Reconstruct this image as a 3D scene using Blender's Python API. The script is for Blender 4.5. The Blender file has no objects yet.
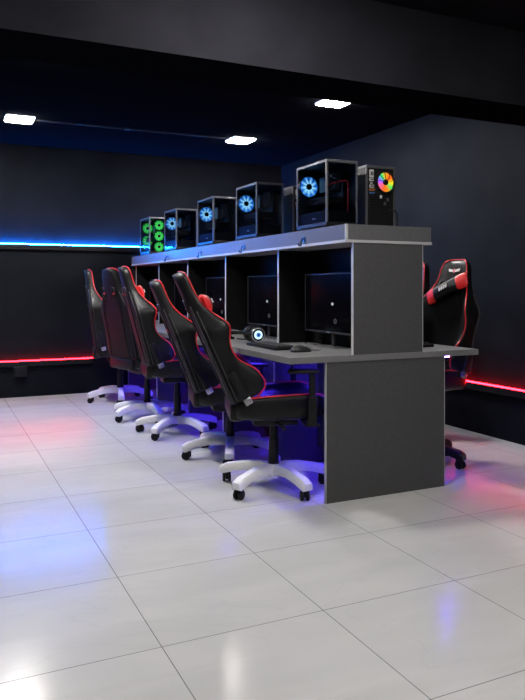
import bpy, bmesh, math, random
from mathutils import Vector, Matrix
random.seed(7)
PI = math.pi
C = bpy.context.scene.collection
SC = bpy.context.scene

# ------------------------------------------------------------------ materials
def mat(name, col=(.5, .5, .5), rough=.5, metal=0., spec=.5, emit=None, estr=0., coat=0.):
    m = bpy.data.materials.new(name); m.use_nodes = True
    b = m.node_tree.nodes['Principled BSDF']
    b.inputs['Base Color'].default_value = (*col, 1)
    b.inputs['Roughness'].default_value = rough
    b.inputs['Metallic'].default_value = metal
    b.inputs['Specular IOR Level'].default_value = spec
    b.inputs['Coat Weight'].default_value = coat
    if emit:
        b.inputs['Emission Color'].default_value = (*emit, 1)
        b.inputs['Emission Strength'].default_value = estr
    return m

def noise_on(m, scale=30., lo=.85, hi=1.15, bump=0., rough_var=0., detail=4):
    """grain: vary the base colour a little and add a fine bump"""
    nt = m.node_tree; b = nt.nodes['Principled BSDF']
    tc = nt.nodes.new('ShaderNodeTexCoord'); n = nt.nodes.new('ShaderNodeTexNoise')
    n.inputs['Scale'].default_value = scale; n.inputs['Detail'].default_value = detail
    nt.links.new(tc.outputs['Object'], n.inputs['Vector'])
    base = list(b.inputs['Base Color'].default_value)[:3]
    r = nt.nodes.new('ShaderNodeValToRGB')
    r.color_ramp.elements[0].position = .3; r.color_ramp.elements[1].position = .7
    r.color_ramp.elements[0].color = (*[c*lo for c in base], 1)
    r.color_ramp.elements[1].color = (*[min(1, c*hi) for c in base], 1)
    nt.links.new(n.outputs['Fac'], r.inputs['Fac']); nt.links.new(r.outputs['Color'], b.inputs['Base Color'])
    if bump:
        bp = nt.nodes.new('ShaderNodeBump'); bp.inputs['Strength'].default_value = bump
        bp.inputs['Distance'].default_value = .002
        nt.links.new(n.outputs['Fac'], bp.inputs['Height']); nt.links.new(bp.outputs['Normal'], b.inputs['Normal'])
    if rough_var:
        mr = nt.nodes.new('ShaderNodeMapRange'); r0 = b.inputs['Roughness'].default_value
        mr.inputs['To Min'].default_value = max(0, r0-rough_var); mr.inputs['To Max'].default_value = r0+rough_var
        nt.links.new(n.outputs['Fac'], mr.inputs['Value']); nt.links.new(mr.outputs['Result'], b.inputs['Roughness'])
    return m

def emitter(name, col, strength, sample=True):
    m = bpy.data.materials.new(name); m.use_nodes = True
    nt = m.node_tree; nt.nodes.clear()
    o = nt.nodes.new('ShaderNodeOutputMaterial'); e = nt.nodes.new('ShaderNodeEmission')
    e.inputs['Color'].default_value = (*col, 1); e.inputs['Strength'].default_value = strength
    nt.links.new(e.outputs[0], o.inputs[0])
    if not sample: m.cycles.emission_sampling = 'NONE'
    return m

def glass_mat(name, tint, rough=.02):
    m = bpy.data.materials.new(name); m.use_nodes = True
    nt = m.node_tree; nt.nodes.clear()
    o = nt.nodes.new('ShaderNodeOutputMaterial'); t = nt.nodes.new('ShaderNodeBsdfTransparent')
    g = nt.nodes.new('ShaderNodeBsdfGlossy'); mx = nt.nodes.new('ShaderNodeMixShader')
    lw = nt.nodes.new('ShaderNodeLayerWeight'); lw.inputs['Blend'].default_value = .5
    pw = nt.nodes.new('ShaderNodeMath'); pw.operation = 'POWER'; pw.inputs[1].default_value = 5
    f = nt.nodes.new('ShaderNodeMath'); f.operation = 'MULTIPLY_ADD'; f.inputs[1].default_value = .9; f.inputs[2].default_value = .03
    nt.links.new(lw.outputs['Facing'], pw.inputs[0]); nt.links.new(pw.outputs[0], f.inputs[0])
    t.inputs['Color'].default_value = (*tint, 1); g.inputs['Roughness'].default_value = rough
    nt.links.new(f.outputs[0], mx.inputs[0]); nt.links.new(t.outputs[0], mx.inputs[1]); nt.links.new(g.outputs[0], mx.inputs[2])
    nt.links.new(mx.outputs[0], o.inputs[0])
    return m

def fan_mat(name, c1, c2, strength, spokes=9, rainbow=False):
    m = bpy.data.materials.new(name); m.use_nodes = True
    nt = m.node_tree; nt.nodes.clear()
    o = nt.nodes.new('ShaderNodeOutputMaterial'); e = nt.nodes.new('ShaderNodeEmission')
    tc = nt.nodes.new('ShaderNodeTexCoord'); g = nt.nodes.new('ShaderNodeTexGradient'); g.gradient_type = 'RADIAL'
    nt.links.new(tc.outputs['Object'], g.inputs['Vector'])
    if rainbow:
        r = nt.nodes.new('ShaderNodeValToRGB'); cr = r.color_ramp
        stops = [(0, (.55, .12, 1)), (.07, (1, .15, .35)), (.2, (1, .16, .02)), (.32, (.9, .3, .02)), (.40, (.03, .9, .12)),
                 (.5, (1, .8, .02)), (.6, (1, .1, .02)), (.74, (1, .4, .02)), (.84, (.05, .9, .15)), (.93, (.2, .25, 1)), (1, (.55, .12, 1))]
        while len(cr.elements) < len(stops): cr.elements.new(.5)
        for el, (p, c) in zip(cr.elements, stops): el.position = p; el.color = (*c, 1)
        nt.links.new(g.outputs['Fac'], r.inputs['Fac']); nt.links.new(r.outputs['Color'], e.inputs['Color'])
    else:
        mu = nt.nodes.new('ShaderNodeMath'); mu.operation = 'MULTIPLY'; mu.inputs[1].default_value = 2*PI*spokes
        s = nt.nodes.new('ShaderNodeMath'); s.operation = 'SINE'
        r = nt.nodes.new('ShaderNodeValToRGB')
        r.color_ramp.elements[0].color = (*c1, 1); r.color_ramp.elements[1].color = (*c2, 1)
        r.color_ramp.elements[0].position = .55; r.color_ramp.elements[1].position = 1.
        nt.links.new(g.outputs['Fac'], mu.inputs[0]); nt.links.new(mu.outputs[0], s.inputs[0])
        # light falls off from the hub outwards, with a brighter streak per blade
        ln = nt.nodes.new('ShaderNodeVectorMath'); ln.operation = 'LENGTH'; nt.links.new(tc.outputs['Object'], ln.inputs[0])
        mr = nt.nodes.new('ShaderNodeMapRange'); mr.inputs['From Min'].default_value = .018; mr.inputs['From Max'].default_value = .056
        mr.inputs['To Min'].default_value = .8; mr.inputs['To Max'].default_value = 0.
        nt.links.new(ln.outputs['Value'], mr.inputs['Value'])
        ma = nt.nodes.new('ShaderNodeMath'); ma.operation = 'MULTIPLY_ADD'; ma.inputs[1].default_value = .25
        nt.links.new(s.outputs[0], ma.inputs[0]); nt.links.new(mr.outputs[0], ma.inputs[2])
        r.color_ramp.elements[0].position = 0.
        nt.links.new(ma.outputs[0], r.inputs['Fac']); nt.links.new(r.outputs['Color'], e.inputs['Color'])
    e.inputs['Strength'].default_value = strength
    nt.links.new(e.outputs[0], o.inputs[0])
    m.cycles.emission_sampling = 'NONE'
    return m

def floor_mat():
    m = mat('polished_marble_tile', (.7, .7, .69), .2, spec=.15)
    nt = m.node_tree; b = nt.nodes['Principled BSDF']; L = nt.links.new
    tc = nt.nodes.new('ShaderNodeTexCoord'); mp = nt.nodes.new('ShaderNodeMapping')
    mp.inputs['Location'].default_value = (-TX0, -TY0, 0)
    L(tc.outputs['Object'], mp.inputs['Vector'])
    br = nt.nodes.new('ShaderNodeTexBrick'); br.offset = 0; br.squash = 1
    br.inputs['Scale'].default_value = 1; br.inputs['Brick Width'].default_value = TILE; br.inputs['Row Height'].default_value = TILE
    br.inputs['Mortar Size'].default_value = .0016; br.inputs['Mortar Smooth'].default_value = .1; br.inputs['Bias'].default_value = 0
    br.inputs['Color1'].default_value = (.50, .50, .495, 1); br.inputs['Color2'].default_value = (.53, .53, .525, 1)
    br.inputs['Mortar'].default_value = (.16, .15, .15, 1)
    L(mp.outputs[0], br.inputs['Vector'])
    # soft stretched marble clouds and thin veins
    mp2 = nt.nodes.new('ShaderNodeMapping'); mp2.inputs['Rotation'].default_value = (0, 0, .5); mp2.inputs['Scale'].default_value = (1.1, 3.2, 1)
    L(tc.outputs['Object'], mp2.inputs['Vector'])
    n1 = nt.nodes.new('ShaderNodeTexNoise'); n1.inputs['Scale'].default_value = 1.6; n1.inputs['Detail'].default_value = 6; n1.inputs['Distortion'].default_value = .6
    L(mp2.outputs[0], n1.inputs['Vector'])
    r1 = nt.nodes.new('ShaderNodeValToRGB'); r1.color_ramp.elements[0].position = .3; r1.color_ramp.elements[1].position = .65
    r1.color_ramp.elements[0].color = (.92, .92, .92, 1); r1.color_ramp.elements[1].color = (1, 1, 1, 1)
    L(n1.outputs['Fac'], r1.inputs['Fac'])
    n2 = nt.nodes.new('ShaderNodeTexNoise'); n2.inputs['Scale'].default_value = 1.1; n2.inputs['Detail'].default_value = 8; n2.inputs['Distortion'].default_value = 1.2
    L(mp2.outputs[0], n2.inputs['Vector'])
    r2 = nt.nodes.new('ShaderNodeValToRGB'); e = r2.color_ramp.elements
    e[0].position = .485; e[0].color = (1, 1, 1, 1); e[1].position = .515; e[1].color = (1, 1, 1, 1)
    k = r2.color_ramp.elements.new(.5); k.color = (.955, .955, .96, 1)
    L(n2.outputs['Fac'], r2.inputs['Fac'])
    a = nt.nodes.new('ShaderNodeMix'); a.data_type = 'RGBA'; a.blend_type = 'MULTIPLY'; a.inputs[0].default_value = 1
    L(br.outputs['Color'], a.inputs[6]); L(r1.outputs['Color'], a.inputs[7])
    c = nt.nodes.new('ShaderNodeMix'); c.data_type = 'RGBA'; c.blend_type = 'MULTIPLY'; c.inputs[0].default_value = .8
    L(a.outputs[2], c.inputs[6]); L(r2.outputs['Color'], c.inputs[7])
    L(c.outputs[2], b.inputs['Base Color'])
    mr = nt.nodes.new('ShaderNodeMapRange'); mr.inputs['To Min'].default_value = .17; mr.inputs['To Max'].default_value = .23
    L(n1.outputs['Fac'], mr.inputs['Value'])
    L(mr.outputs[0], b.inputs['Roughness'])
    bp = nt.nodes.new('ShaderNodeBump'); bp.inputs['Strength'].default_value = .25; bp.inputs['Distance'].default_value = .0015; bp.invert = True
    L(br.outputs['Fac'], bp.inputs['Height']); L(bp.outputs['Normal'], b.inputs['Normal'])
    return m

TILE, TX0, TY0 = .6057, .672, 1.5914

M = {}
M['floor'] = floor_mat()
M['wall'] = noise_on(mat('black_wall_paint', (.0066, .0078, .0108), .6, spec=.03), 3.5, .8, 1.25, .15, detail=8)
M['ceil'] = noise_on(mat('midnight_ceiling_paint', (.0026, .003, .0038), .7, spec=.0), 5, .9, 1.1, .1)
M['beam'] = noise_on(mat('charcoal_beam_paint', (.0225, .0222, .0285), .65, spec=.02), 4, .85, 1.15, .15, detail=8)
M['lam'] = noise_on(mat('graphite_laminate', (.073, .073, .075), .45, spec=.2), 45, .93, 1.07, .06)
M['lam2'] = noise_on(mat('grey_laminate_top', (.17, .17, .175), .4, spec=.25), 45, .93, 1.07, .06)
M['ledge'] = noise_on(mat('grey_ledge_laminate', (.108, .108, .113), .4, spec=.25), 45, .93, 1.07, .06)
M['edge'] = noise_on(mat('pale_edge_banding', (.42, .42, .43), .4), 60, .95, 1.05)
M['dark'] = noise_on(mat('dark_grey_board', (.008, .008, .009), .5, spec=.06), 45, .9, 1.1)
M['leather'] = noise_on(mat('black_leatherette', (.0065, .0065, .0075), .38, spec=.24), 180, .8, 1.2, .25, .06)
M['seam'] = noise_on(mat('sheen_grey_seam_welt', (.035, .035, .038), .35, spec=.4), 150, .85, 1.15)  # lighter than the leather: the sheen along the seams is in the colour
M['fabric'] = noise_on(mat('black_back_fabric', (.0065, .0065, .0075), .55, spec=.14), 220, .8, 1.2, .3)
M['redpipe'] = noise_on(mat('red_piping', (.62, .015, .025), .4), 80, .9, 1.1)
M['redleather'] = noise_on(mat('red_leatherette', (.75, .018, .02), .42), 150, .85, 1.1, .2)
M['plastic'] = noise_on(mat('black_plastic', (.007, .007, .008), .4, spec=.25), 90, .85, 1.15, .05)
M['rubber'] = noise_on(mat('black_caster_rubber', (.007, .007, .008), .5, spec=.25), 90, .85, 1.15)
M['white'] = noise_on(mat('white_plastic_base', (.82, .82, .83), .32), 60, .96, 1.02, .03)
M['whitelogo'] = noise_on(mat('white_print', (.85, .85, .85), .5), 200, .95, 1.0)
M['pinklogo'] = noise_on(mat('pink_print', (.85, .25, .35), .5), 200, .95, 1.0)
M['silver'] = noise_on(mat('brushed_silver', (.55, .55, .57), .3, metal=.9), 120, .9, 1.05)
M['steel'] = noise_on(mat('black_case_steel', (.01, .01, .011), .38, spec=.3), 80, .9, 1.1)
M['casegrey'] = noise_on(mat('grey_case_frame', (.11, .11, .12), .35, metal=.4), 80, .9, 1.1)
M['board'] = noise_on(mat('circuit_board', (.012, .02, .05), .5), 60, .6, 1.6)
M['chip'] = noise_on(mat('heatsink_grey', (.12, .13, .15), .4, metal=.6), 80, .8, 1.2)
M['redcable'] = noise_on(mat('red_sleeved_cable', (.55, .03, .04), .5), 150, .8, 1.2)
M['glass'] = glass_mat('smoked_glass', (.6, .64, .7))
M['screen'] = noise_on(mat('dark_screen', (.002, .002, .003), .15, spec=.05), 20, .95, 1.05)
M['bezel'] = noise_on(mat('monitor_bezel', (.025, .025, .028), .35, spec=.3), 60, .9, 1.1)
M['io_white'] = noise_on(mat('port_label_white', (.7, .68, .68), .5), 160, .6, 1.1)
M['io_orange'] = noise_on(mat('port_orange', (.6, .2, .05), .5), 160, .7, 1.1)
M['io_blue'] = noise_on(mat('port_blue', (.06, .2, .5), .5), 160, .7, 1.1)
M['hook'] = noise_on(mat('blue_steel_hook', (.02, .05, .14), .3, metal=.4), 80, .9, 1.1)
M['key'] = noise_on(mat('black_keycaps', (.03, .03, .033), .45), 120, .8, 1.2)
M['duct'] = noise_on(mat('black_cable_duct', (.008, .008, .01), .5, spec=.15), 60, .9, 1.1)
LAMP, LAMPF = 340., 185.
M['lamp'] = emitter('lamp_diffuser', (1., .97, .94), LAMP)
M['lampf'] = emitter('front_lamp_diffuser', (1., .96, .92), LAMPF)
M['led_blue'] = emitter('blue_led_strip', (.003, .2, 1.), 560)
M['led_red'] = emitter('red_led_strip', (1., .006, .013), 52)
M['led_violet'] = emitter('violet_led_strip', (.06, .025, 1.), 520)
M['fan_blue'] = fan_mat('blue_fan_light', (.005, .11, .42), (.4, .85, 1), 3.0, 9)
M['fan_green'] = fan_mat('green_fan_light', (.002, .4, .02), (.15, 1, .2), 2.0, 9)
M['fan_rgb'] = fan_mat('rainbow_fan_light', None, None, 1.0, rainbow=True)
M['led_violet_soft'] = emitter('soft_violet_led_strip', (.06, .025, 1.), 120)
M['led_violet_dim'] = emitter('dim_violet_led_strip', (.06, .025, 1.), 80)
M['logo_glow'] = emitter('headset_logo_light', (.6, .85, 1.), 1.3, False)
M['logo_blue'] = emitter('headset_logo_blue', (.03, .2, .7), 1., False)
M['screen_glow'] = emitter('screen_message_light', (.8, .85, .9), .6, False)
M['screen_dim'] = emitter('screen_ring_light', (.5, .5, .52), .3, False)

# ------------------------------------------------------------------ mesh helpers
def box(bm, x0, x1, y0, y1, z0, z1, mi=0, bev=0.):
    vs = [bm.verts.new(p) for p in ((x0, y0, z0), (x1, y0, z0), (x1, y1, z0), (x0, y1, z0), (x0, y0, z1), (x1, y0, z1), (x1, y1, z1), (x0, y1, z1))]
    fs = [bm.faces.new([vs[i] for i in f]) for f in ((3, 2, 1, 0), (4, 5, 6, 7), (0, 1, 5, 4), (1, 2, 6, 5), (2, 3, 7, 6), (3, 0, 4, 7))]
    for f in fs: f.material_index = mi
    if bev:
        es = list({e for f in fs for e in f.edges})
        r = bmesh.ops.bevel(bm, geom=es, offset=bev, segments=2, affect='EDGES', profile=.5)
        for f in r['faces']: f.material_index = mi
    return vs

def obox(bm, mtx, sx, sy, sz, mi=0, bev=0.):
    """box centred on a matrix"""
    b2 = bmesh.new(); box(b2, -sx/2, sx/2, -sy/2, sy/2, -sz/2, sz/2, mi, bev)
    b2.transform(mtx); me = bpy.data.meshes.new('tmp'); b2.to_mesh(me); b2.free(); bm.from_mesh(me); bpy.data.meshes.remove(me)

def loft(bm, rings, closed=True, caps=True, mi=0):
    rv = [[bm.verts.new(p) for p in r] for r in rings]
    n = len(rv[0])
    for a, b in zip(rv[:-1], rv[1:]):
        for i in range(n if closed else n-1):
            f = bm.faces.new((a[i], a[(i+1) % n], b[(i+1) % n], b[i])); f.material_index = mi
    if caps:
        f = bm.faces.new(list(reversed(rv[0]))); f.material_index = mi
        f = bm.faces.new(rv[-1]); f.material_index = mi
    return rv

def tube(bm, pts, r, n=8, mi=0, closed=False):
    pts = [Vector(p) for p in pts]; rings = []
    up = None
    m = len(pts)
    for i, p in enumerate(pts):
        if closed: t = pts[(i+1) % m]-pts[i-1]
        else: t = pts[min(i+1, m-1)]-pts[max(i-1, 0)]
        t.normalize()
        if up is None:
            up = Vector((0, 0, 1)) if abs(t.z) < .9 else Vector((1, 0, 0))
        u = (up - t*up.dot(t)); u.normalize(); up = u
        v = t.cross(u)
        rr = r[i] if isinstance(r, (list, tuple)) else r
        rings.append([p+u*math.cos(2*PI*k/n)*rr+v*math.sin(2*PI*k/n)*rr for k in range(n)])
    if closed:
        rings.append(rings[0])
        loft(bm, rings, caps=False, mi=mi)
        bmesh.ops.remove_doubles(bm, verts=bm.verts, dist=1e-6)
    else:
        loft(bm, rings, mi=mi)

def lathe(bm, prof, n=24, mtx=None, mi=0):
    """profile of (r, z) round the local Z axis"""
    rings = [[Vector((max(r, 1e-4)*math.cos(2*PI*k/n), max(r, 1e-4)*math.sin(2*PI*k/n), z)) for k in range(n)] for r, z in prof]
    if mtx: rings = [[mtx @ p for p in r] for r in rings]
    loft(bm, rings, mi=mi)

def smooth_path(pts, k=6):
    P = [Vector(p) for p in pts]; out = []
    for i in range(len(P)-1):
        a, b, c, d = P[max(i-1, 0)], P[i], P[i+1], P[min(i+2, len(P)-1)]
        for j in range(k):
            t = j/k
            out.append(.5*((2*b)+(c-a)*t+(2*a-5*b+4*c-d)*t*t+(3*b-a-3*c+d)*t*t*t))
    out.append(P[-1]); return out

def obj(name, bm, mats, parent=None, smooth=False, loc=None, rot=None, angle=None):
    bmesh.ops.recalc_face_normals(bm, faces=bm.faces)
    me = bpy.data.meshes.new(name); bm.to_mesh(me); bm.free()
    for m in (mats if isinstance(mats, (list, tuple)) else [mats]): me.materials.append(M[m])
    if smooth: me.shade_smooth()
    if angle:
        me.shade_smooth()
        try: me.set_sharp_from_angle(angle=angle)
        except Exception: pass
    o = bpy.data.objects.new(name, me); C.objects.link(o)
    if parent: o.parent = parent
    if loc: o.location = loc
    if rot: o.rotation_euler = rot
    return o

def thing(name, label, cat, loc=(0, 0, 0), rotz=0, group=None):
    o = bpy.data.objects.new(name, None); C.objects.link(o)
    o.location = loc; o.rotation_euler = (0, 0, rotz); o['label'] = label; o['category'] = cat
    if group: o['group'] = group
    return o

def tag(o, label, cat, group=None):
    o['label'] = label; o['category'] = cat
    if group: o['group'] = group
    return o

def struct(name, bm, m):
    o = obj(name, bm, m); o['kind'] = 'structure'; return o

def dup(root, loc, rotz, label, group=None):
    r = root.copy(); C.objects.link(r); r.location = loc; r.rotation_euler = (0, 0, rotz); r['label'] = label
    if group: r['group'] = group
    for ch in list(root.children):
        c = ch.copy(); C.objects.link(c); c.parent = r
        for g in list(ch.children):
            d = g.copy(); C.objects.link(d); d.parent = c
    return r

# ------------------------------------------------------------------ the room
XW, YW = 3.9606, 7.857            # right wall, far wall
XL, YB = -1.7, -2.6               # walls behind / left of the camera
ZC, ZF = 2.70, 2.83               # ceiling beyond the beam, ceiling of the front part
BY0, BY1, BZ = 3.38, 3.805, 2.35  # beam
T = .12
bm = bmesh.new(); box(bm, XL-T, XW+T, YB-T, YW+T, -.1, 0); struct('floor', bm, 'floor')
bm = bmesh.new(); box(bm, XL-T, XW+T, YW, YW+T, 0, ZC); struct('wall_far', bm, 'wall')
bm = bmesh.new(); box(bm, XW, XW+T, YB, YW, 0, ZF); struct('wall_right', bm, 'wall')
bm = bmesh.new(); box(bm, XL-T, XL, YB, YW, 0, ZF); struct('wall_left', bm, 'wall')
bm = bmesh.new(); box(bm, XL-T, XW+T, YB-T, YB, 0, ZF); struct('wall_rear', bm, 'wall')
bm = bmesh.new(); box(bm, XL-T, XW+T, BY1, YW+T, ZC, ZC+T); struct('ceiling_inner', bm, 'ceil')
bm = bmesh.new(); box(bm, XL-T, XW+T, YB-T, BY0, ZF, ZF+T); struct('ceiling_outer', bm, 'wall')
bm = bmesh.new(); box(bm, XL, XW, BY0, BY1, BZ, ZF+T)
bm.faces.ensure_lookup_table(); bm.faces[0].material_index = 1      # soffit shade put into the colour: underside takes the darker ceiling material
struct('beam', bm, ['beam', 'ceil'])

# ceiling lights: square surface fittings
def make_light(label, x, y, z, mtl, group):
    t = thing('ceiling_light', label, 'ceiling light', (x, y, z), 0, group)
    s, d = .125, .028
    bm = bmesh.new()
    for a in range(4):
        R = Matrix.Rotation(a*PI/2, 4, 'Z')
        obox(bm, R @ Matrix.Translation((s-.006, 0, -.006)), .012, 2*s, .012)
    box(bm, -s+.006, s-.006, -s+.006, s-.006, -.006, 0)
    obj('frame', bm, 'whitelogo', t)
    bm = bmesh.new(); box(bm, -s+.0125, s-.0125, -s+.0125, s-.0125, -.024, -.0065, 0, .004); obj('diffuser', bm, mtl, t)
    return t
G = 'square ceiling lights'
make_light('lit square ceiling light above the blue wall strip, where the thin conduit ends', .70, 6.62, ZC, 'lamp', G)
make_light('lit square ceiling light above the middle of the row of computer towers', 2.86, 6.60, ZC, 'lamp', G)
make_light('lit square ceiling light just behind the beam, above the big glass computer tower', 2.97, 4.92, ZC, 'lamp', G)
make_light('square ceiling light hidden behind the beam, on the blue wall strip side of the ceiling', .70, 4.62, ZC, 'lamp', G)
FRONT = [(1.4, 2.6), (.1, .4), (2.3, .4), (1.0, -1.5)]
for (x, y), w in zip(FRONT, ('in front of the beam', 'over the open floor', 'along the wall with the red strip', 'at the rear of the room')):
    make_light('lit ceiling light on the front ceiling '+w, x, y, ZF, 'lampf', 'front ceiling lights')

bm = bmesh.new(); tube(bm, [(.85, 6.62, ZC-.008), (2.70, 6.60, ZC-.008)], .008)
lathe(bm, [(.0, 0), (.03, 0), (.03, .016), (.0, .016)], 12, Matrix.Translation((1.68, 6.61, ZC-.017)))
tag(obj('ceiling_conduit', bm, 'duct', angle=.6), 'thin black conduit with a round box running along the ceiling between two lights', 'conduit')

# LED strips on black cable duct
def wall_strip(label, p0, p1, nrm, mtl, group):
    p0, p1, nrm = Vector(p0), Vector(p1), Vector(nrm)
    L = (p1-p0).length; ang = math.atan2((p1-p0).y, (p1-p0).x)
    t = thing('led_strip_light', label, 'LED strip', p0, ang, group)
    side = 1 if (Matrix.Rotation(ang, 3, 'Z') @ Vector((0, 1, 0))).dot(nrm) > 0 else -1
    y0, y1 = sorted((0, side*.035))
    bm = bmesh.new(); box(bm, 0, L, y0, y1, -.062, -.006, 0, .004); obj('cable_duct', bm, 'duct', t)
    bm = bmesh.new(); y0, y1 = sorted((side*.012, side*.034)); box(bm, 0, L, y0, y1, -.0055, .0035, 0, .002); obj('glowing_tube', bm, mtl, t)
    return t
wall_strip('glowing blue LED strip high on the black far wall', (XL+.02, YW, 1.638), (XW-.05, YW, 1.638), (0, -1, 0), 'led_blue', None)
wall_strip('glowing red LED strip low on the far wall, below the blue strip', (XL+.02, YW, .39), (1.6, YW, .39), (0, -1, 0), 'led_red', None)
wall_strip('glowing red LED strip low on the right wall behind the lone facing chair', (XW, 7.7, .41), (XW, 3.3, .41), (-1, 0, 0), 'led_red', None)

# socket under the red strip
t = thing('wall_socket', 'small black wall socket box just under the red LED strip on the far wall', 'socket', (.835, YW-.001, .272))
bm = bmesh.new(); box(bm, -.065, .065, -.05, 0, -.05, .058, 0, .006); obj('body', bm, 'plastic', t)
bm = bmesh.new(); box(bm, -.05, .05, -.055, -.0502, -.035, .035, 0, .002); obj('faceplate', bm, 'duct', t)

# ------------------------------------------------------------------ the double-sided bench
YP, DY = 3.264, .924
PX0, PX1 = 1.918, 2.726
DX0, DX1, DZ0, DZ1 = 1.697, 2.98, .765, .799
HX0, HX1 = 2.09, 2.564
LX0, LX1, LZ0, LZ1 = 2.041, 2.629, 1.419, 1.520
YE = YW-.012
XC = (HX0+HX1)/2
desk = thing('computer_desk', 'long grey double-sided gaming desk with booth dividers and a raised ledge on top', 'desk', (0, 0, 0))
bm = bmesh.new(); box(bm, DX0+.002, DX1-.002, YP+.003, YE, DZ0, DZ1, 0, .0015); wt = obj('desktop', bm, 'lam2', desk)
bm = bmesh.new()
box(bm, DX0, DX1, YP, YP+.003, DZ0, DZ1-.0005); box(bm, DX0, DX0+.002, YP+.003, YE, DZ0, DZ1-.0005); box(bm, DX1-.002, DX1, YP+.003, YE, DZ0, DZ1-.0005)
obj('edge_band', bm, 'lam2', wt)
bm = bmesh.new(); box(bm, PX0+.003, PX1-.003, YP+.004, YP+.022, 0, DZ0, 0, .001); ep = obj('end_panel', bm, 'lam', desk)
bm = bmesh.new(); box(bm, PX0, PX0+.003, YP+.003, YP+.023, 0, DZ0); obj('edge_band', bm, 'edge', ep)
bm = bmesh.new(); box(bm, PX1-.003, PX1, YP+.003, YP+.023, 0, DZ0); obj('edge_band', bm, 'edge', ep)
yd = [YP, 4.186, 5.12, 6.03, 6.93, YE-.024]
ysup = [YP, 4.065, 4.95, 5.745, 6.70, YE-.024]
for y in ysup[1:]:
    bm = bmesh.new(); box(bm, PX0+.085, PX1-.085, y, y+.018, 0, DZ0, 0, .001); sp = obj('support_panel', bm, 'lam', desk)
    bm = bmesh.new(); box(bm, PX0+.082, PX0+.085, y-.001, y+.019, 0, DZ0); obj('edge_band', bm, 'edge', sp)
bm = bmesh.new(); box(bm, XC-.009, XC+.009, YP+.024, YE, .12, DZ0, 0, .001); obj('modesty_panel', bm, 'lam', desk)
for i, y in enumerate(yd):
    y0 = y+.004 if i == 0 else y
    bm = bmesh.new(); box(bm, HX0+.003, HX1, y0, y0+.018, DZ1, LZ0, 0, .001)
    dv = obj('divider', bm, 'lam' if i == 0 else 'dark', desk)
    bm = bmesh.new(); box(bm, HX0, HX0+.003, y0-.001, y0+.019, DZ1, LZ0); obj('edge_band', bm, 'edge', dv)
    if i == 0:
        bm = bmesh.new(); box(bm, HX1, HX1+.003, y0-.001, y0+.019, DZ1, LZ0); obj('edge_band', bm, 'edge', dv)
bm = bmesh.new(); box(bm, XC-.009, XC+.009, YP+.024, YE, DZ1, LZ0, 0, .001); obj('back_panel', bm, 'dark', desk)
bm = bmesh.new(); box(bm, LX0+.003, LX1-.003, YP+.003, YE, LZ0+.016, LZ1, 0, .001); lg = obj('ledge', bm, 'ledge', desk)
bm = bmesh.new(); box(bm, LX0, LX1, YP, YE, LZ0, LZ0+.0155, 0, .001); obj('bottom_board', bm, 'edge', lg)
bm = bmesh.new(); box(bm, LX0, LX0+.014, YP, YP+.0028, LZ0+.016, LZ1+.0005); box(bm, LX0, LX0+.0028, YP+.003, YP+.012, LZ0+.016, LZ1+.0005); obj('corner_strip', bm, 'edge', lg)
for y in (3.744, 4.65, 5.55, 6.48):
    bm = bmesh.new()
    lathe(bm, [(0, 0), (.018, 0), (.018, .004), (0, .004)], 16, Matrix.Translation((LX0+.0005, y, LZ0+.045)) @ Matrix.Rotation(-PI/2, 4, 'Y'))
    tube(bm, smooth_path([(LX0, y, LZ0+.05), (LX0-.014, y, LZ0+.048), (LX0-.022, y, LZ0+.03), (LX0-.02, y, LZ0+.01), (LX0-.034, y, LZ0+.008), (LX0-.04, y, LZ0+.022)], 4), .0045, 8)
    obj('headset_hook', bm, 'hook', desk, angle=.7)

# violet underglow strips
def under_strip(label, x0, x1, y0, y1, m='led_violet'):
    bm = bmesh.new(); box(bm, x0, x1, y0, y1, DZ0-.009, DZ0-.0005, 0, .002)
    tag(obj('underglow_strip', bm, m), label, 'LED strip', 'violet strips under the desktop')
for y, w in zip(ysup, ('behind the grey end panel', 'behind the second desk leg panel', 'behind the third desk leg panel', 'behind the fourth desk leg panel', 'behind the fifth desk leg panel')):
    under_strip('violet LED strip under the desktop '+w, PX0+.09, 2.28, y+.03, y+.042)
under_strip('violet LED strip whose tip shows past the end panel under the desktop', 2.62, 2.785, YP+.03, YP+.042)
under_strip('violet LED strip glowing under the desktop above the seat of the front chair', XC-.021, XC-.0095, YP+.06, ysup[1]-.03, 'led_violet_dim')
for k in range(1, 5):
    under_strip('violet LED strip under the desk front beside the '+('second', 'third', 'fourth', 'fifth')[k-1]+' chair from the end panel', 1.975, 1.985, ysup[k]+.06, ysup[k+1]-.04, 'led_violet_soft')

# ------------------------------------------------------------------ gaming chair
LB = .81
QT = [(0.0, .036, .04), (.008, .05, .072), (.03, .062, .1), (.07, .066, .117), (.12, .067, .126), (.19, .068, .138), (.25, .076, .158), (.30, .09, .182),
      (.36, .115, .212), (.42, .148, .246), (.46, .162, .262), (.5, .158, .265), (.57, .13, .257), (.65, .122, .248), (.72, .14, .247),
      (.80, .192, .253), (.87, .213, .26), (.92, .216, .262), (.96, .195, .258), (1.0, .13, .25)]
def section(q, D, hw):
    t = min(.062, D-.012)
    wd = D-t
    z = LB*(1-q)
    drop = .02*max(0, (q-.9)/.1)
    h = [(0, t), (.42, t), (.6, t+.18*wd), (.77, t+.62*wd), (.89, D-.004), (.965, D), (1.0, D-.014), (1.0, .55*D+.012), (.99, .03), (.93, .006), (.72, -.004), (.36, -.008), (0, -.01)]
    ring = [(v, u*hw, z) for u, v in h] + [(v, -u*hw, z) for u, v in h[-2:0:-1]]
    return ring
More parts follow.
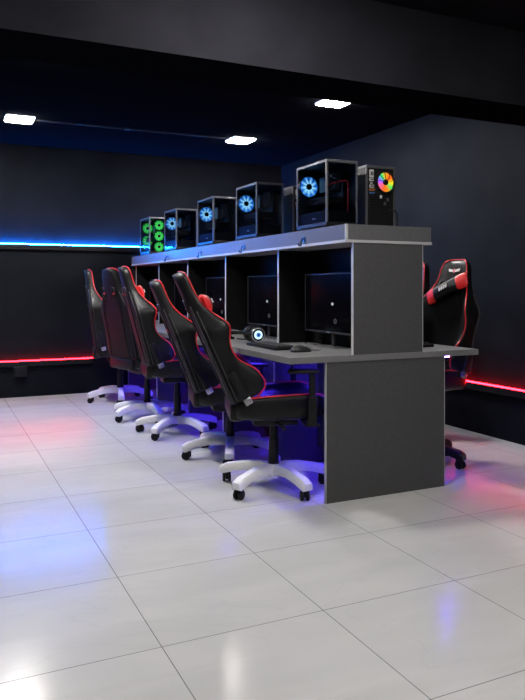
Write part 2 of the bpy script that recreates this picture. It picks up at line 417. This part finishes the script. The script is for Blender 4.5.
def mk_cut(y):
    b = bmesh.new()
    pts = [(-.028, -.055), (.03, -.045), (.018, .05), (-.012, .055)]
    s = 1 if y > 0 else -1
    lo = [(-.1, y+s*a, LB*.735+c) for a, c in pts]; hi = [(.2, y+s*a, LB*.735+c) for a, c in pts]
    loft(b, [lo, hi])
    bmesh.ops.recalc_face_normals(b, faces=b.faces)
    me = bpy.data.meshes.new('cut'); b.to_mesh(me); b.free()
    o = bpy.data.objects.new('cut', me); C.objects.link(o); return o
def baked(o):
    bpy.context.view_layer.update()
    dg = bpy.context.evaluated_depsgraph_get()
    me = bpy.data.meshes.new_from_object(o.evaluated_get(dg)); o.modifiers.clear(); o.data = me

LEAN0 = 22
def make_chair(label, base_mat, loc, rotz, group):
    t = thing('gaming_chair', label, 'chair', loc, rotz, group)
    # backrest, in its own frame: z along the spine, x forward
    bm = bmesh.new(); rings = [section(*q) for q in reversed(QT)]
    loft(bm, rings)
    for f in bm.faces:
        if max(v.co.x for v in f.verts) < .032: f.material_index = 1
    pv = (-.255, 0, .445)
    br = obj('backrest', bm, ['leather', 'fabric'], t, True, pv, (0, -math.radians(LEAN0), 0))
    sub = br.modifiers.new('s', 'SUBSURF'); sub.levels = sub.render_levels = 1
    cuts = [mk_cut(.086), mk_cut(-.086)]
    inv = br.matrix_parent_inverse
    for c in cuts:
        c.parent = br
        b = br.modifiers.new('b', 'BOOLEAN'); b.object = c; b.operation = 'DIFFERENCE'; b.solver = 'EXACT'
    baked(br)
    br.data.shade_smooth()
    try: br.data.set_sharp_from_angle(angle=.9)
    except Exception: pass
    for c in cuts: bpy.data.objects.remove(c)
    # red piping round the wing edges
    bm = bmesh.new()
    side = [(D+.000, hw*.965, LB*(1-q)) for q, D, hw in QT]
    side = smooth_path(list(reversed(side)), 3)
    top = [Vector((QT[0][1]*.9, -.026+.052*i/4, LB+.001)) for i in range(4, -1, -1)]
    other = [Vector((p.x, -p.y, p.z)) for p in reversed(side)]
    tube(bm, side+top+other, .0044, 6); obj('piping', bm, 'redpipe', br, True)
    # moulded rims of the two harness openings
    for s in (1, -1):
        bm = bmesh.new()
        pts = [(s*(.086+a), LB*.735+c) for a, c in ((-.028, -.055), (.03, -.045), (.018, .05), (-.012, .055))]
        for xx in (-.007, .066):
            tube(bm, [(xx, y, z) for y, z in pts], .007, 6, closed=True)
        obj('harness_rim', bm, 'plastic', br, True)
    # seams on the back cover
    bm = bmesh.new()
    for s in (1, -1):
        tube(bm, smooth_path([(-.006, s*.16, .04), (-.009, s*.15, .25), (-.009, s*.155, .45), (-.006, s*.11, .6)], 5), .004, 6)
    obj('back_seam', bm, 'leather', br, True)
    for s in (1, -1):
        bm = bmesh.new()
        for v, u, q0 in ((.034, .995, .28), (.012, .95, .24)):
            tube(bm, smooth_path([(v, s*hw*u, LB*(1-q)) for q, D, hw in QT if q0 < q < .99], 3), .0032, 6)
        obj('side_seam', bm, 'seam', br, True)
    for s in (1, -1):
        bm = bmesh.new()
        R = Matrix.Rotation(math.radians(-8), 4, 'Y')
        obox(bm, Matrix.Translation((.075, s*.266, .105)) @ R, .042, .02, .17, 0, .006)
        obox(bm, Matrix.Translation((.088, s*.267, .01)) @ R, .044, .021, .04, 1, .006)
        obj('hinge_cover', bm, ['plastic', 'silver'], br, angle=.6)
    # logo on the headrest: slanted white bars round a pink diamond
    bm = bmesh.new()
    def para(y, w, h, z, sl, mi=0, x=.0575):
        a = [(x, y-w/2-sl, z-h/2), (x, y+w/2-sl, z-h/2), (x, y+w/2+sl, z+h/2), (x, y-w/2+sl, z+h/2)]
        loft(bm, [a, [(p[0]+.006, p[1], p[2]) for p in a]], mi=mi)
    zz = LB*.895
    for k in (-1, 1):
        for j in range(3): para(k*(.018+j*.0125), .0095, .017 if j < 2 else .02, zz+.002*j, k*.003)
    d = [(.0575, 0, zz-.019), (.0575, .011, zz), (.0575, 0, zz+.013), (.0575, -.011, zz)]
    loft(bm, [d, [(p[0]+.006, p[1], p[2]) for p in d]], mi=1)
    obj('headrest_logo', bm, ['whitelogo', 'pinklogo'], br)
    # neck pillow
    bm = bmesh.new(); rings = []
    for y, rz, rx in [(-.185, .03, .005), (-.178, .05, .01), (-.15, .058, .018), (-.105, .054, .03), (-.05, .05, .04), (0, .048, .042), (.05, .05, .04), (.105, .054, .03), (.15, .058, .018), (.178, .05, .01), (.185, .03, .005)]:
        rings.append([(rx*math.copysign(abs(math.cos(a))**.8, math.cos(a)), y, rz*math.copysign(abs(math.sin(a))**.8, math.sin(a))) for a in [2*PI*k/14 for k in range(14)]])
    loft(bm, rings)
    for f in bm.faces:
        if abs(f.calc_center_median().y) > .1: f.material_index = 1
    R = Matrix.Rotation(-math.radians(LEAN0), 4, 'Y')
    pl = obj('neck_pillow', bm, ['leather', 'redleather'], t, True, Vector(pv)+R.to_3x3() @ Vector((.1, 0, LB*.745)), (0, -math.radians(LEAN0), 0))
    pl['offset'] = 0
    s = pl.modifiers.new('s', 'SUBSURF'); s.levels = s.render_levels = 1
    bm = bmesh.new()
    for j in range(4):
        y = -.03+j*.02; a = [(.036, y-.008-.003, -.012), (.041, y+.006-.003, -.012), (.041, y+.006+.003, .012), (.041, y-.008+.003, .012)]
        loft(bm, [a, [(p[0]+.006, p[1], p[2]) for p in a]])
    obj('pillow_logo', bm, 'whitelogo', pl)
    for s_ in (1, -1):
        bm = bmesh.new(); tube(bm, [(.0, s_*.08, .045), (-.05, s_*.086, .03), (-.115, s_*.086, .01)], .009, 6)
        obj('strap', bm, 'redpipe', pl, True)
    # seat
    SX = [(-.25, .225, .455, .02, .385), (-.22, .245, .47, .03, .375), (-.1, .258, .468, .045, .37), (.08, .265, .478, .046, .372), (.2, .265, .492, .036, .376), (.255, .26, .49, .02, .39), (.278, .245, .465, .008, .41)]
    bm = bmesh.new(); rings = []; pip = []
    for x, w, zc, b, z0 in SX:
        h = [(0, zc), (.45, zc+.002), (.66, zc+.3*b), (.8, zc+.85*b), (.9, zc+b), (.975, zc+b-.008), (1, zc+b-.03), (1, z0+.02), (.93, z0), (.5, z0-.004), (0, z0-.004)]
        rings.append([(x, u*w, z) for u, z in h]+[(x, -u*w, z) for u, z in h[-2:0:-1]])
        pip.append((x, w*.975, zc+b-.006))
    loft(bm, rings)
    st = obj('seat', bm, 'leather', t, True)
    s = st.modifiers.new('s', 'SUBSURF'); s.levels = s.render_levels = 1
    bm = bmesh.new()
    p1 = smooth_path(pip, 4); p1.append(Vector((.287, .2, .45)))
    tube(bm, p1+[Vector((.289, 0, .452))]+[Vector((p.x, -p.y, p.z)) for p in reversed(p1)], .0045, 6); obj('piping', bm, 'redpipe', st, True)
    # recline housing and tilt mechanism
    bm = bmesh.new(); box(bm, -.275, -.19, -.2, .2, .365, .465, 0, .02); obj('recline_housing', bm, 'plastic', t, angle=.7)
    bm = bmesh.new(); box(bm, -.13, .13, -.1, .1, .315, .372, 0, .012); tube(bm, [(.0, -.1, .335), (.02, -.2, .335), (.02, -.27, .33)], .008, 8)
    obj('tilt_mechanism', bm, 'plastic', t, angle=.7)
    bm = bmesh.new(); lathe(bm, [(0, .1), (.034, .1), (.034, .12), (.03, .125), (.03, .24), (.024, .245), (.024, .32), (0, .32)], 20); obj('gas_lift', bm, 'plastic', t, angle=.6)
    # armrests
    for s_ in (1, -1):
        ym = s_*.305
        bm = bmesh.new()
        box(bm, .13, .21, min(s_*.15, ym+s_*.018), max(s_*.15, ym+s_*.018), .352, .366, 0, .004)
        box(bm, .145, .195, ym-.016, ym+.016, .352, .52, 0, .006); box(bm, .153, .187, ym-.012, ym+.012, .5, .645, 0, .004)
        ar = obj('armrest', bm, 'plastic', t, angle=.7)
        bm = bmesh.new(); box(bm, .03, .205, ym-.04, ym+.04, .642, .664, 0, .012); obj('arm_pad', bm, 'rubber', ar, angle=.7)
    # five-star base with casters
    bm = bmesh.new(); lathe(bm, [(0, .075), (.05, .08), (.058, .1), (.055, .125), (.036, .135), (0, .135)], 24)
    sb = obj('star_base', bm, base_mat, t, angle=.6)
    for k in range(5):
        a = 2*PI*k/5
        R = Matrix.Rotation(a, 4, 'Z')
        bm = bmesh.new(); rings = []
        for r, w, z0, z1 in [(.02, .062, .08, .14), (.08, .06, .09, .148), (.16, .056, .094, .144), (.24, .056, .08, .13), (.3, .062, .064, .118), (.33, .064, .056, .104), (.34, .056, .06, .096)]:
            rings.append([(r, y*w/2, z) for y, z in ((-1, z0), (1, z0), (1, z1-.012), (.7, z1), (-.7, z1), (-1, z1-.012))])
        loft(bm, rings); bm.transform(R); lg_ = obj('base_leg', bm, base_mat, sb, angle=.8)
        bm = bmesh.new(); cen = R @ Vector((.3, 0, 0)); ca = a+random.uniform(-1.3, 1.3)
        Rc = Matrix.Translation(cen) @ Matrix.Rotation(ca, 4, 'Z')
        b2 = bmesh.new()
        lathe(b2, [(0, .045), (.009, .045), (.009, .075), (0, .075)], 10)
        box(b2, -.022, .026, -.007, .007, .02, .058, 0, .004)
        b2.transform(Rc); me = bpy.data.meshes.new('x'); b2.to_mesh(me); b2.free(); bm.from_mesh(me); bpy.data.meshes.remove(me)
        cs = obj('caster', bm, 'plastic', t, angle=.7)
        for w in (1, -1):
            bm = bmesh.new()
            Rw = Rc @ Matrix.Translation((.014, w*.0165, .0285)) @ Matrix.Rotation(PI/2, 4, 'X')
            lathe(bm, [(0, -.0085), (.022, -.0085), (.0275, -.0055), (.0285, 0), (.0275, .0055), (.022, .0085), (0, .0085)], 20, Rw)
            obj('wheel', bm, 'rubber', cs, angle=.6)
    return t

def pose(ch, lean, dz, base_ang, tilt=0., drop=.02):
    """recline the back, set the seat height and turn the star base"""
    pv = Vector((-.255, 0, .445))
    R = Matrix.Rotation(-math.radians(lean), 3, 'Y')
    for c in ch.children:
        n = c.name.split('.')[0]
        if n in ('star_base', 'caster'):
            c.rotation_euler = (0, 0, base_ang)
        elif n == 'gas_lift':
            c.scale = (1, 1, (.32+dz)/.32)
        else:
            loc = Vector((0, 0, min(dz, .07) if n == 'armrest' else dz))
            if n == 'backrest': loc = pv+loc; c.rotation_euler = (0, -math.radians(lean), 0)
            if n == 'neck_pillow':
                loc = pv+loc+R @ Vector((.1, 0, LB*.745-drop)); c.rotation_euler = (math.radians(tilt), -math.radians(lean), 0)
            c.location = loc
GL = 'gaming chairs with white bases along the desk'
rd = math.radians
D2 = 2*PI/5
c1 = make_chair('black gaming chair with red piping and white base, closest to the grey end panel', 'white', (1.805, 3.68, 0), rd(-18), GL)
c2 = dup(c1, (1.865, 4.49, 0), rd(-14), 'black and red gaming chair, second from the grey end panel, leaning furthest back', GL)
c3 = dup(c1, (1.775, 5.38, 0), rd(-8), 'black and red gaming chair, third from the grey end panel', GL)
c4 = dup(c1, (1.74, 6.13, 0), rd(14), 'black and red gaming chair, fourth from the grey end panel, its back mostly hidden', GL)
c5 = dup(c1, (1.745, 7.16, 0), rd(-12), 'black and red gaming chair at the end of the row by the far wall', GL)
def star(ch, world): return rd(world)-ch.rotation_euler.z
pose(c1, 24, .06, star(c1, -82)); pose(c2, 21.5, .01, star(c2, 175), drop=.16); pose(c3, 15, .10, star(c3, 148)); pose(c4, 11, .09, star(c4, -157)); pose(c5, 7, .10, star(c5, -174), drop=.16)
GR = 'gaming chairs with black bases on the wall side'
r1 = make_chair('black and red gaming chair with black base facing the desk from the right wall', 'plastic', (2.93, 3.81, 0), rd(180+6), GR)
r2 = dup(r1, (3.26, 4.66, 0), rd(180-2), 'black gaming chair almost hidden behind the grey booth end, beside the facing chair', GR)
pose(r1, 13.5, .125, star(r1, -62), 24); pose(r2, 10, .125, star(r2, 20))

# ------------------------------------------------------------------ computer towers
W_, D_, H_ = .215, .37, .40
def fan_blades(r0, r1, n=9, tw=.25):
    bm = bmesh.new()
    for k in range(n):
        a0 = 2*PI*k/n; da = 2*PI/n*.95; rows = []
        for i in range(6):
            r = r0+(r1-r0)*i/5
            rows.append([(r*math.cos(a0+da*j/4+tw*i/5), r*math.sin(a0+da*j/4+tw*i/5), .008*(j/4-.5)) for j in range(5)])
        vs = [[bm.verts.new(p) for p in row] for row in rows]
        for a, b in zip(vs[:-1], vs[1:]):
            for j in range(4): bm.faces.new((a[j], a[j+1], b[j+1], b[j]))
    g = bmesh.ops.extrude_face_region(bm, geom=list(bm.faces))
    bmesh.ops.translate(bm, verts=[v for v in g['geom'] if isinstance(v, bmesh.types.BMVert)], vec=(0, 0, .002))
    return bm
def add_fan(parent, loc, axis, r, m, name='fan', spin=0.):
    """axis '-X' or '-Y' is the way the fan faces; its frame is a part, blades and hub are sub-parts"""
    rot = {'-X': (0, -PI/2, 0), '-Y': (PI/2, 0, 0)}[axis]
    bm = bmesh.new(); lathe_pts = [(r*1.0, -.012), (r*1.09, -.012), (r*1.09, .012), (r*1.0, .012)]
    n = 28; rings = [[Vector((q*math.cos(2*PI*k/n), q*math.sin(2*PI*k/n), z)) for k in range(n)] for q, z in lathe_pts]
    loft(bm, rings+[rings[0]], caps=False); bmesh.ops.remove_doubles(bm, verts=bm.verts, dist=1e-6)
    fr = obj(name, bm, 'steel', parent, loc=loc, rot=rot, angle=.6)
    bl = obj('fan_blades', fan_blades(r*.3, r*.97), m, fr, rot=(0, 0, spin))
    bm = bmesh.new(); lathe(bm, [(0, -.01), (r*.3, -.01), (r*.3, .01), (r*.24, .013), (0, .013)], 20); obj('hub', bm, 'plastic', fr, angle=.6)
    return fr

def make_tower(label, loc, group, kind='blue', rear=False):
    t = thing('computer_tower', label, 'computer', loc, 0, group)
    p = .012
    bm = bmesh.new(); box(bm, 0, W_, 0, D_, H_-.016, H_, 0, .002); obj('top_panel', bm, 'casegrey', t)
    bm = bmesh.new(); box(bm, 0, W_, 0, D_, .012, .034, 0, .002); obj('bottom_panel', bm, 'steel', t)
    for x in (.03, W_-.03):
        for y in (.04, D_-.04):
            bm = bmesh.new(); lathe(bm, [(0, 0), (.014, 0), (.016, .012), (0, .012)], 12, Matrix.Translation((x, y, 0))); obj('foot', bm, 'rubber', t)
    for x in (0, W_-p):
        for y in (0, D_-p):
            bm = bmesh.new(); box(bm, x, x+p, y, y+p, .034, H_-.016, 0, .001); obj('corner_post', bm, 'casegrey', t)
    bm = bmesh.new(); box(bm, W_-.004, W_-.001, p, D_-p, .034, H_-.016); obj('side_panel', bm, 'steel', t)
    if rear:
        # turned round: its rear faces the front of the room
        bm = bmesh.new(); box(bm, .002, .005, p, D_-p, .034, H_-.016); obj('side_panel', bm, 'steel', t)
        bm = bmesh.new(); box(bm, p, W_-p, D_-.006, D_-.003, .034, H_-.016); obj('front_panel', bm, 'steel', t)
        bm = bmesh.new(); box(bm, p, W_-p, .004, .007, .034, H_-.016)
        for k in range(7): box(bm, .03, .105, .0005, .004, .13+k*.017, .139+k*.017)
        box(bm, .035, W_-.03, .001, .004, .045, .122, 0, .001)
        bp = obj('back_panel', bm, 'steel', t)
        for (x0, x1, z0, z1, m) in [(.024, .052, .325, .372, 'io_white'), (.024, .05, .303, .32, 'io_white'), (.03, .044, .286, .296, 'io_white'), (.024, .054, .262, .28, 'io_white'),
                                    (.024, .06, .244, .257, 'io_orange'), (.026, .058, .226, .236, 'io_blue')]:
            bm = bmesh.new(); box(bm, x0, x1, -.004, .004, z0, z1, 0, .001)
            for j in range(2):
                xx = x0+(x1-x0)*(.2+.4*j); box(bm, xx, xx+(x1-x0)*.25, -.0055, -.0041, z0+(z1-z0)*.25, z1-(z1-z0)*.25, 1)
            obj('port', bm, [m, 'plastic'], bp)
        for (x, z) in [(.1, .2), (.13, .16), (.15, .185)]:
            bm = bmesh.new(); box(bm, x, x+.014, -.004, .004, z, z+.02, 0, .001); obj('port', bm, 'io_white' if x < .12 else 'chip', bp)
        add_fan(t, (.135, -.004, .3), '-Y', .061, 'fan_rgb' if kind == 'rgb' else 'plastic')
        bm = bmesh.new(); tube(bm, smooth_path([(.17, .0, .12), (.19, -.012, .13), (.222, -.01, .10), (.226, .0, .02), (.227, .02, .004)], 5), .004, 6); obj('power_cable', bm, 'plastic', t, True)
        return t
    bm = bmesh.new(); box(bm, p, W_-p, D_-.006, D_-.003, .034, H_-.016); obj('back_panel', bm, 'steel', t)
    bm = bmesh.new(); box(bm, .002, .006, p, D_-p, .034, H_-.016); obj('side_glass', bm, 'glass', t)
    bm = bmesh.new(); box(bm, p, W_-p, .002, .006, .034, H_-.016); obj('front_glass', bm, 'glass', t)
    # mainboard with cooler, memory and graphics card
    xb = W_-.035
    bm = bmesh.new(); box(bm, xb, xb+.003, .11, D_-.02, .12, H_-.03); mb = obj('mainboard', bm, 'board', t)
    bm = bmesh.new()
    for j in range(4): box(bm, xb-.035, xb, .15+j*.012, .155+j*.012, .25, .36)
    obj('memory', bm, 'chip', mb)
    bm = bmesh.new(); box(bm, xb-.06, xb, .2, .29, .24, .335, 0, .002)
    obj('cooler', bm, 'chip', mb)
    bm = bmesh.new(); box(bm, xb-.12, xb, .09, D_-.025, .155, .2, 0, .006); obj('graphics_card', bm, 'steel', mb)
    bm = bmesh.new(); box(bm, .012, W_-.006, .045, D_-.008, .035, .105, 0, .002); obj('power_supply_shroud', bm, 'steel', t)
    bm = bmesh.new(); box(bm, .009, .0115, .15, .185, .06, .068); obj('shroud_badge', bm, 'io_white', t)
    if kind == 'blue':
        add_fan(t, (.07, D_-.03, .283), '-Y', .064, 'fan_blue', 'rear_fan')
    if kind == 'green':
        for z in (.085, .2, .315): add_fan(t, (W_/2+.004, .022, z), '-Y', .052, 'fan_green', 'front_fan')
        for z in (.305, .165): add_fan(t, (.075, D_-.03, z), '-Y', .058, 'fan_green', 'rear_fan')
    if kind == 'blue' and 'red cable' in label:
        bm = bmesh.new(); tube(bm, smooth_path([(.03, .05, .25), (.08, .04, .27), (.15, .03, .285), (.165, .03, .25), (.165, .03, .1)], 5), .004, 6)
        obj('red_cable', bm, 'redcable', t, True)
        add_fan(t, (.09, .06, .31), '-Y', .022, 'chip', 'small_fan')
    return t
GP = 'computer towers along the ledge'
zt = LZ1+.0005
make_tower('black glass computer tower with blue fan and red cable at the near ledge corner', (2.066, 3.516, zt), GP)
make_tower('black glass computer tower with blue fan, second from the near ledge corner', (2.066, 4.489, zt), GP)
make_tower('black glass computer tower with blue fan, third from the near ledge corner', (2.066, 5.339, zt), GP)
make_tower('black glass computer tower with blue fan, standing next to the green-fan tower', (2.066, 6.303, zt), GP)
make_tower('black computer tower with glowing green fans at the far ledge end', (2.066, 7.2, zt), GP, 'green')
make_tower('black computer tower seen from its rear with a rainbow-lit fan and ports', (2.388, 3.585, zt), GP, 'rgb', True)
make_tower('dark computer tower half hidden behind the near glass tower, its ports just showing', (2.39, 4.551, zt), GP, 'none', True)

# ------------------------------------------------------------------ monitors and desk gear
def make_monitor(label, loc, group):
    t = thing('monitor', label, 'monitor', loc, 0, group)
    w, z0, z1 = .30, .088, .46
    bm = bmesh.new(); box(bm, .004, .03, -w, w, z0, z1, 0, .004); bz = obj('housing', bm, 'plastic', t, angle=.6)
    bm = bmesh.new(); box(bm, -.001, .004, -w, w, z1-.007, z1, 0, .001); box(bm, -.001, .004, -w, w, z0, z0+.011, 0, .001)
    box(bm, -.001, .004, -w, -w+.006, z0+.0112, z1-.0072); box(bm, -.001, .004, w-.006, w, z0+.0112, z1-.0072); obj('bezel', bm, 'bezel', bz)
    bm = bmesh.new(); box(bm, .001, .0038, -w+.0065, w-.0065, z0+.0115, z1-.0075); sc = obj('screen', bm, 'screen', t)
    bm = bmesh.new(); box(bm, -.0005, .0008, -.058, -.036, .262, .278); obj('screen_message', bm, 'screen_glow', sc)
    bm = bmesh.new(); n = 14
    tube(bm, [(0, -.08+.013*math.cos(2*PI*k/n), .165+.013*math.sin(2*PI*k/n)) for k in range(n)], .0015, 4, closed=True); obj('screen_ring', bm, 'screen_dim', sc)
    bm = bmesh.new(); box(bm, -.003, -.0012, -.016, .016, z0+.003, z0+.008); obj('logo', bm, 'silver', bz)
    bm = bmesh.new(); box(bm, .031, .045, -.014, .014, .006, .22, 0, .004); obj('neck', bm, 'bezel', t, angle=.6)
    bm = bmesh.new(); box(bm, -.03, .075, -.11, .11, 0, .006, 0, .003); obj('stand_base', bm, 'silver', t, angle=.6)
    return t
GM = 'monitors in the booths'
ms = ['beside the grey booth end', 'behind the glowing headset', 'third from the grey booth end', 'fourth from the grey booth end', 'by the far wall']
m0 = make_monitor('black wide monitor in the desk booth '+ms[0], (2.215, 3.745, DZ1+.0005), GM)
for i in range(1, 5):
    y = (yd[i]+yd[i+1])/2+.02
    dup(m0, (2.215, y, DZ1+.0005), 0, 'black wide monitor in the desk booth '+ms[i], GM)

def make_keyboard(label, loc, rotz, group):
    t = thing('keyboard', label, 'keyboard', loc, rotz, group)
    bm = bmesh.new(); box(bm, -.07, .07, -.21, .21, 0, .018, 0, .005); bd = obj('body', bm, 'plastic', t, angle=.7)
    bm = bmesh.new()
    for r in range(5):
        y = -.2; widths = [.022]*16 if r else [.022]*4+[.1]+[.022]*9
        for w in widths:
            if y+w > .205: break
            x = -.052+r*.0225
            box(bm, x, x+.018, y, y+w-.004, .0182, .027, 0, .0015); y += w
    k = obj('keycaps', bm, 'key', t)
    return t
k0 = make_keyboard('black keyboard on the desk beside the mouse, near the grey booth end', (1.885, 3.89, DZ1+.0005), 0, 'keyboards')
dup(k0, (1.885, 4.83, DZ1+.0005), 0, 'black keyboard on the desk in the booth beyond the glowing headset', 'keyboards')
dup(k0, (2.76, 3.70, DZ1+.0005), PI, 'black keyboard on the wall side of the desk, in front of the facing chair', 'keyboards')

def make_mouse(label, loc, rotz, group):
    t = thing('computer_mouse', label, 'mouse', loc, rotz, group)
    bm = bmesh.new(); rings = []
    for x, w, h in [(-.062, .012, .012), (-.058, .024, .022), (-.035, .033, .036), (-.005, .034, .04), (.03, .03, .033), (.055, .026, .02), (.062, .015, .012)]:
        rings.append([(x, w*math.cos(a), h*max(0, math.sin(a))**.8) for a in [PI*k/8 for k in range(9)]])
    loft(bm, rings); b = obj('shell', bm, 'bezel', t, True)
    bm = bmesh.new(); lathe(bm, [(0, -.004), (.009, -.004), (.01, 0), (.009, .004), (0, .004)], 14, Matrix.Translation((.035, 0, .031)) @ Matrix.Rotation(PI/2, 4, 'X')); obj('scroll_wheel', bm, 'silver', t)
    bm = bmesh.new(); tube(bm, smooth_path([(.06, 0, .008), (.12, .01, .004), (.16, .05, .004), (.19, .1, .004)], 5), .002, 6); obj('cord', bm, 'plastic', t)
    return t
make_mouse('black computer mouse on the desk between keyboard and grey booth end', (1.92, 3.56, DZ1+.0005), 0, None)

# headset lying on the desk with a lit round logo on its ear cup
t = thing('headset', 'black gaming headset with glowing white and blue ear cup lying on the desk', 'headset', (1.955, 4.285, DZ1+.0005), rd(-98))
def cup(x, logo):
    # cup axis along local x
    bm = bmesh.new()
    R = Matrix.Translation((x, 0, .058)) @ Matrix.Rotation(PI/2, 4, 'Y')
    s = 1 if x > 0 else -1
    lathe(bm, [(0, s*-.03), (.036, s*-.03), (.05, s*-.02), (.056, 0), (.052, s*.016), (.042, s*.024), (0, s*.024)], 28, R)
    c = obj('ear_cup', bm, 'plastic', t, angle=.6)
    bm = bmesh.new(); n = 24
    tube(bm, [(x+s*.0215, .044*math.cos(2*PI*k/n), .058+.044*math.sin(2*PI*k/n)) for k in range(n)], .004, 6, closed=True); obj('ring', bm, 'silver', c, True)
    if logo:
        bm = bmesh.new(); lathe(bm, [(0, .024), (.029, .024), (.027, .027), (0, .028)], 24, R); obj('glowing_logo', bm, 'logo_glow', c)
        bm = bmesh.new(); lathe(bm, [(0, .0282), (.015, .0282), (.013, .031), (0, .031)], 18, R); obj('logo_centre', bm, 'logo_blue', c)
        bm = bmesh.new(); lathe(bm, [(0, .0312), (.0065, .0312), (.006, .033), (0, .033)], 12, R); obj('logo_pupil', bm, 'plastic', c)
cup(.075, True); cup(-.075, False)
bm = bmesh.new()
arc = [(.09*math.cos(a)*1.0, -.035-.115*math.sin(a), .062+.02*math.sin(a)) for a in [PI*k/16 for k in range(17)]]
tube(bm, arc, .011, 8); obj('headband', bm, 'plastic', t, True)
bm = bmesh.new(); tube(bm, smooth_path([(.085, -.04, .035), (.07, -.09, .03), (.03, -.115, .03), (.0, -.12, .03)], 5), .004, 6); obj('microphone_boom', bm, 'plastic', t, True)

# ------------------------------------------------------------------ camera, world, view
cam = bpy.data.cameras.new('camera'); co = bpy.data.objects.new('camera', cam); C.objects.link(co)
co.location = (0, 0, 1.17); co.rotation_euler = (PI/2, 0, -.44)
cam.sensor_fit = 'VERTICAL'; cam.sensor_height = 24; cam.sensor_width = 18
cam.lens = 24*698.3/700
cam.shift_y = (287.64-350)/700
cam.clip_start = .05
SC.camera = co
w = bpy.data.worlds.new('world'); SC.world = w; w.use_nodes = True
w.node_tree.nodes['Background'].inputs[0].default_value = (.004, .005, .007, 1)
SC.view_settings.view_transform = 'Standard'; SC.view_settings.look = 'None'
SC.view_settings.exposure = 0; SC.view_settings.gamma = 1
SC.view_settings.use_curve_mapping = False
SC.cycles.use_denoising = True
SC.cycles.max_bounces = 8; SC.cycles.transparent_max_bounces = 12
SC.cycles.sample_clamp_indirect = 8
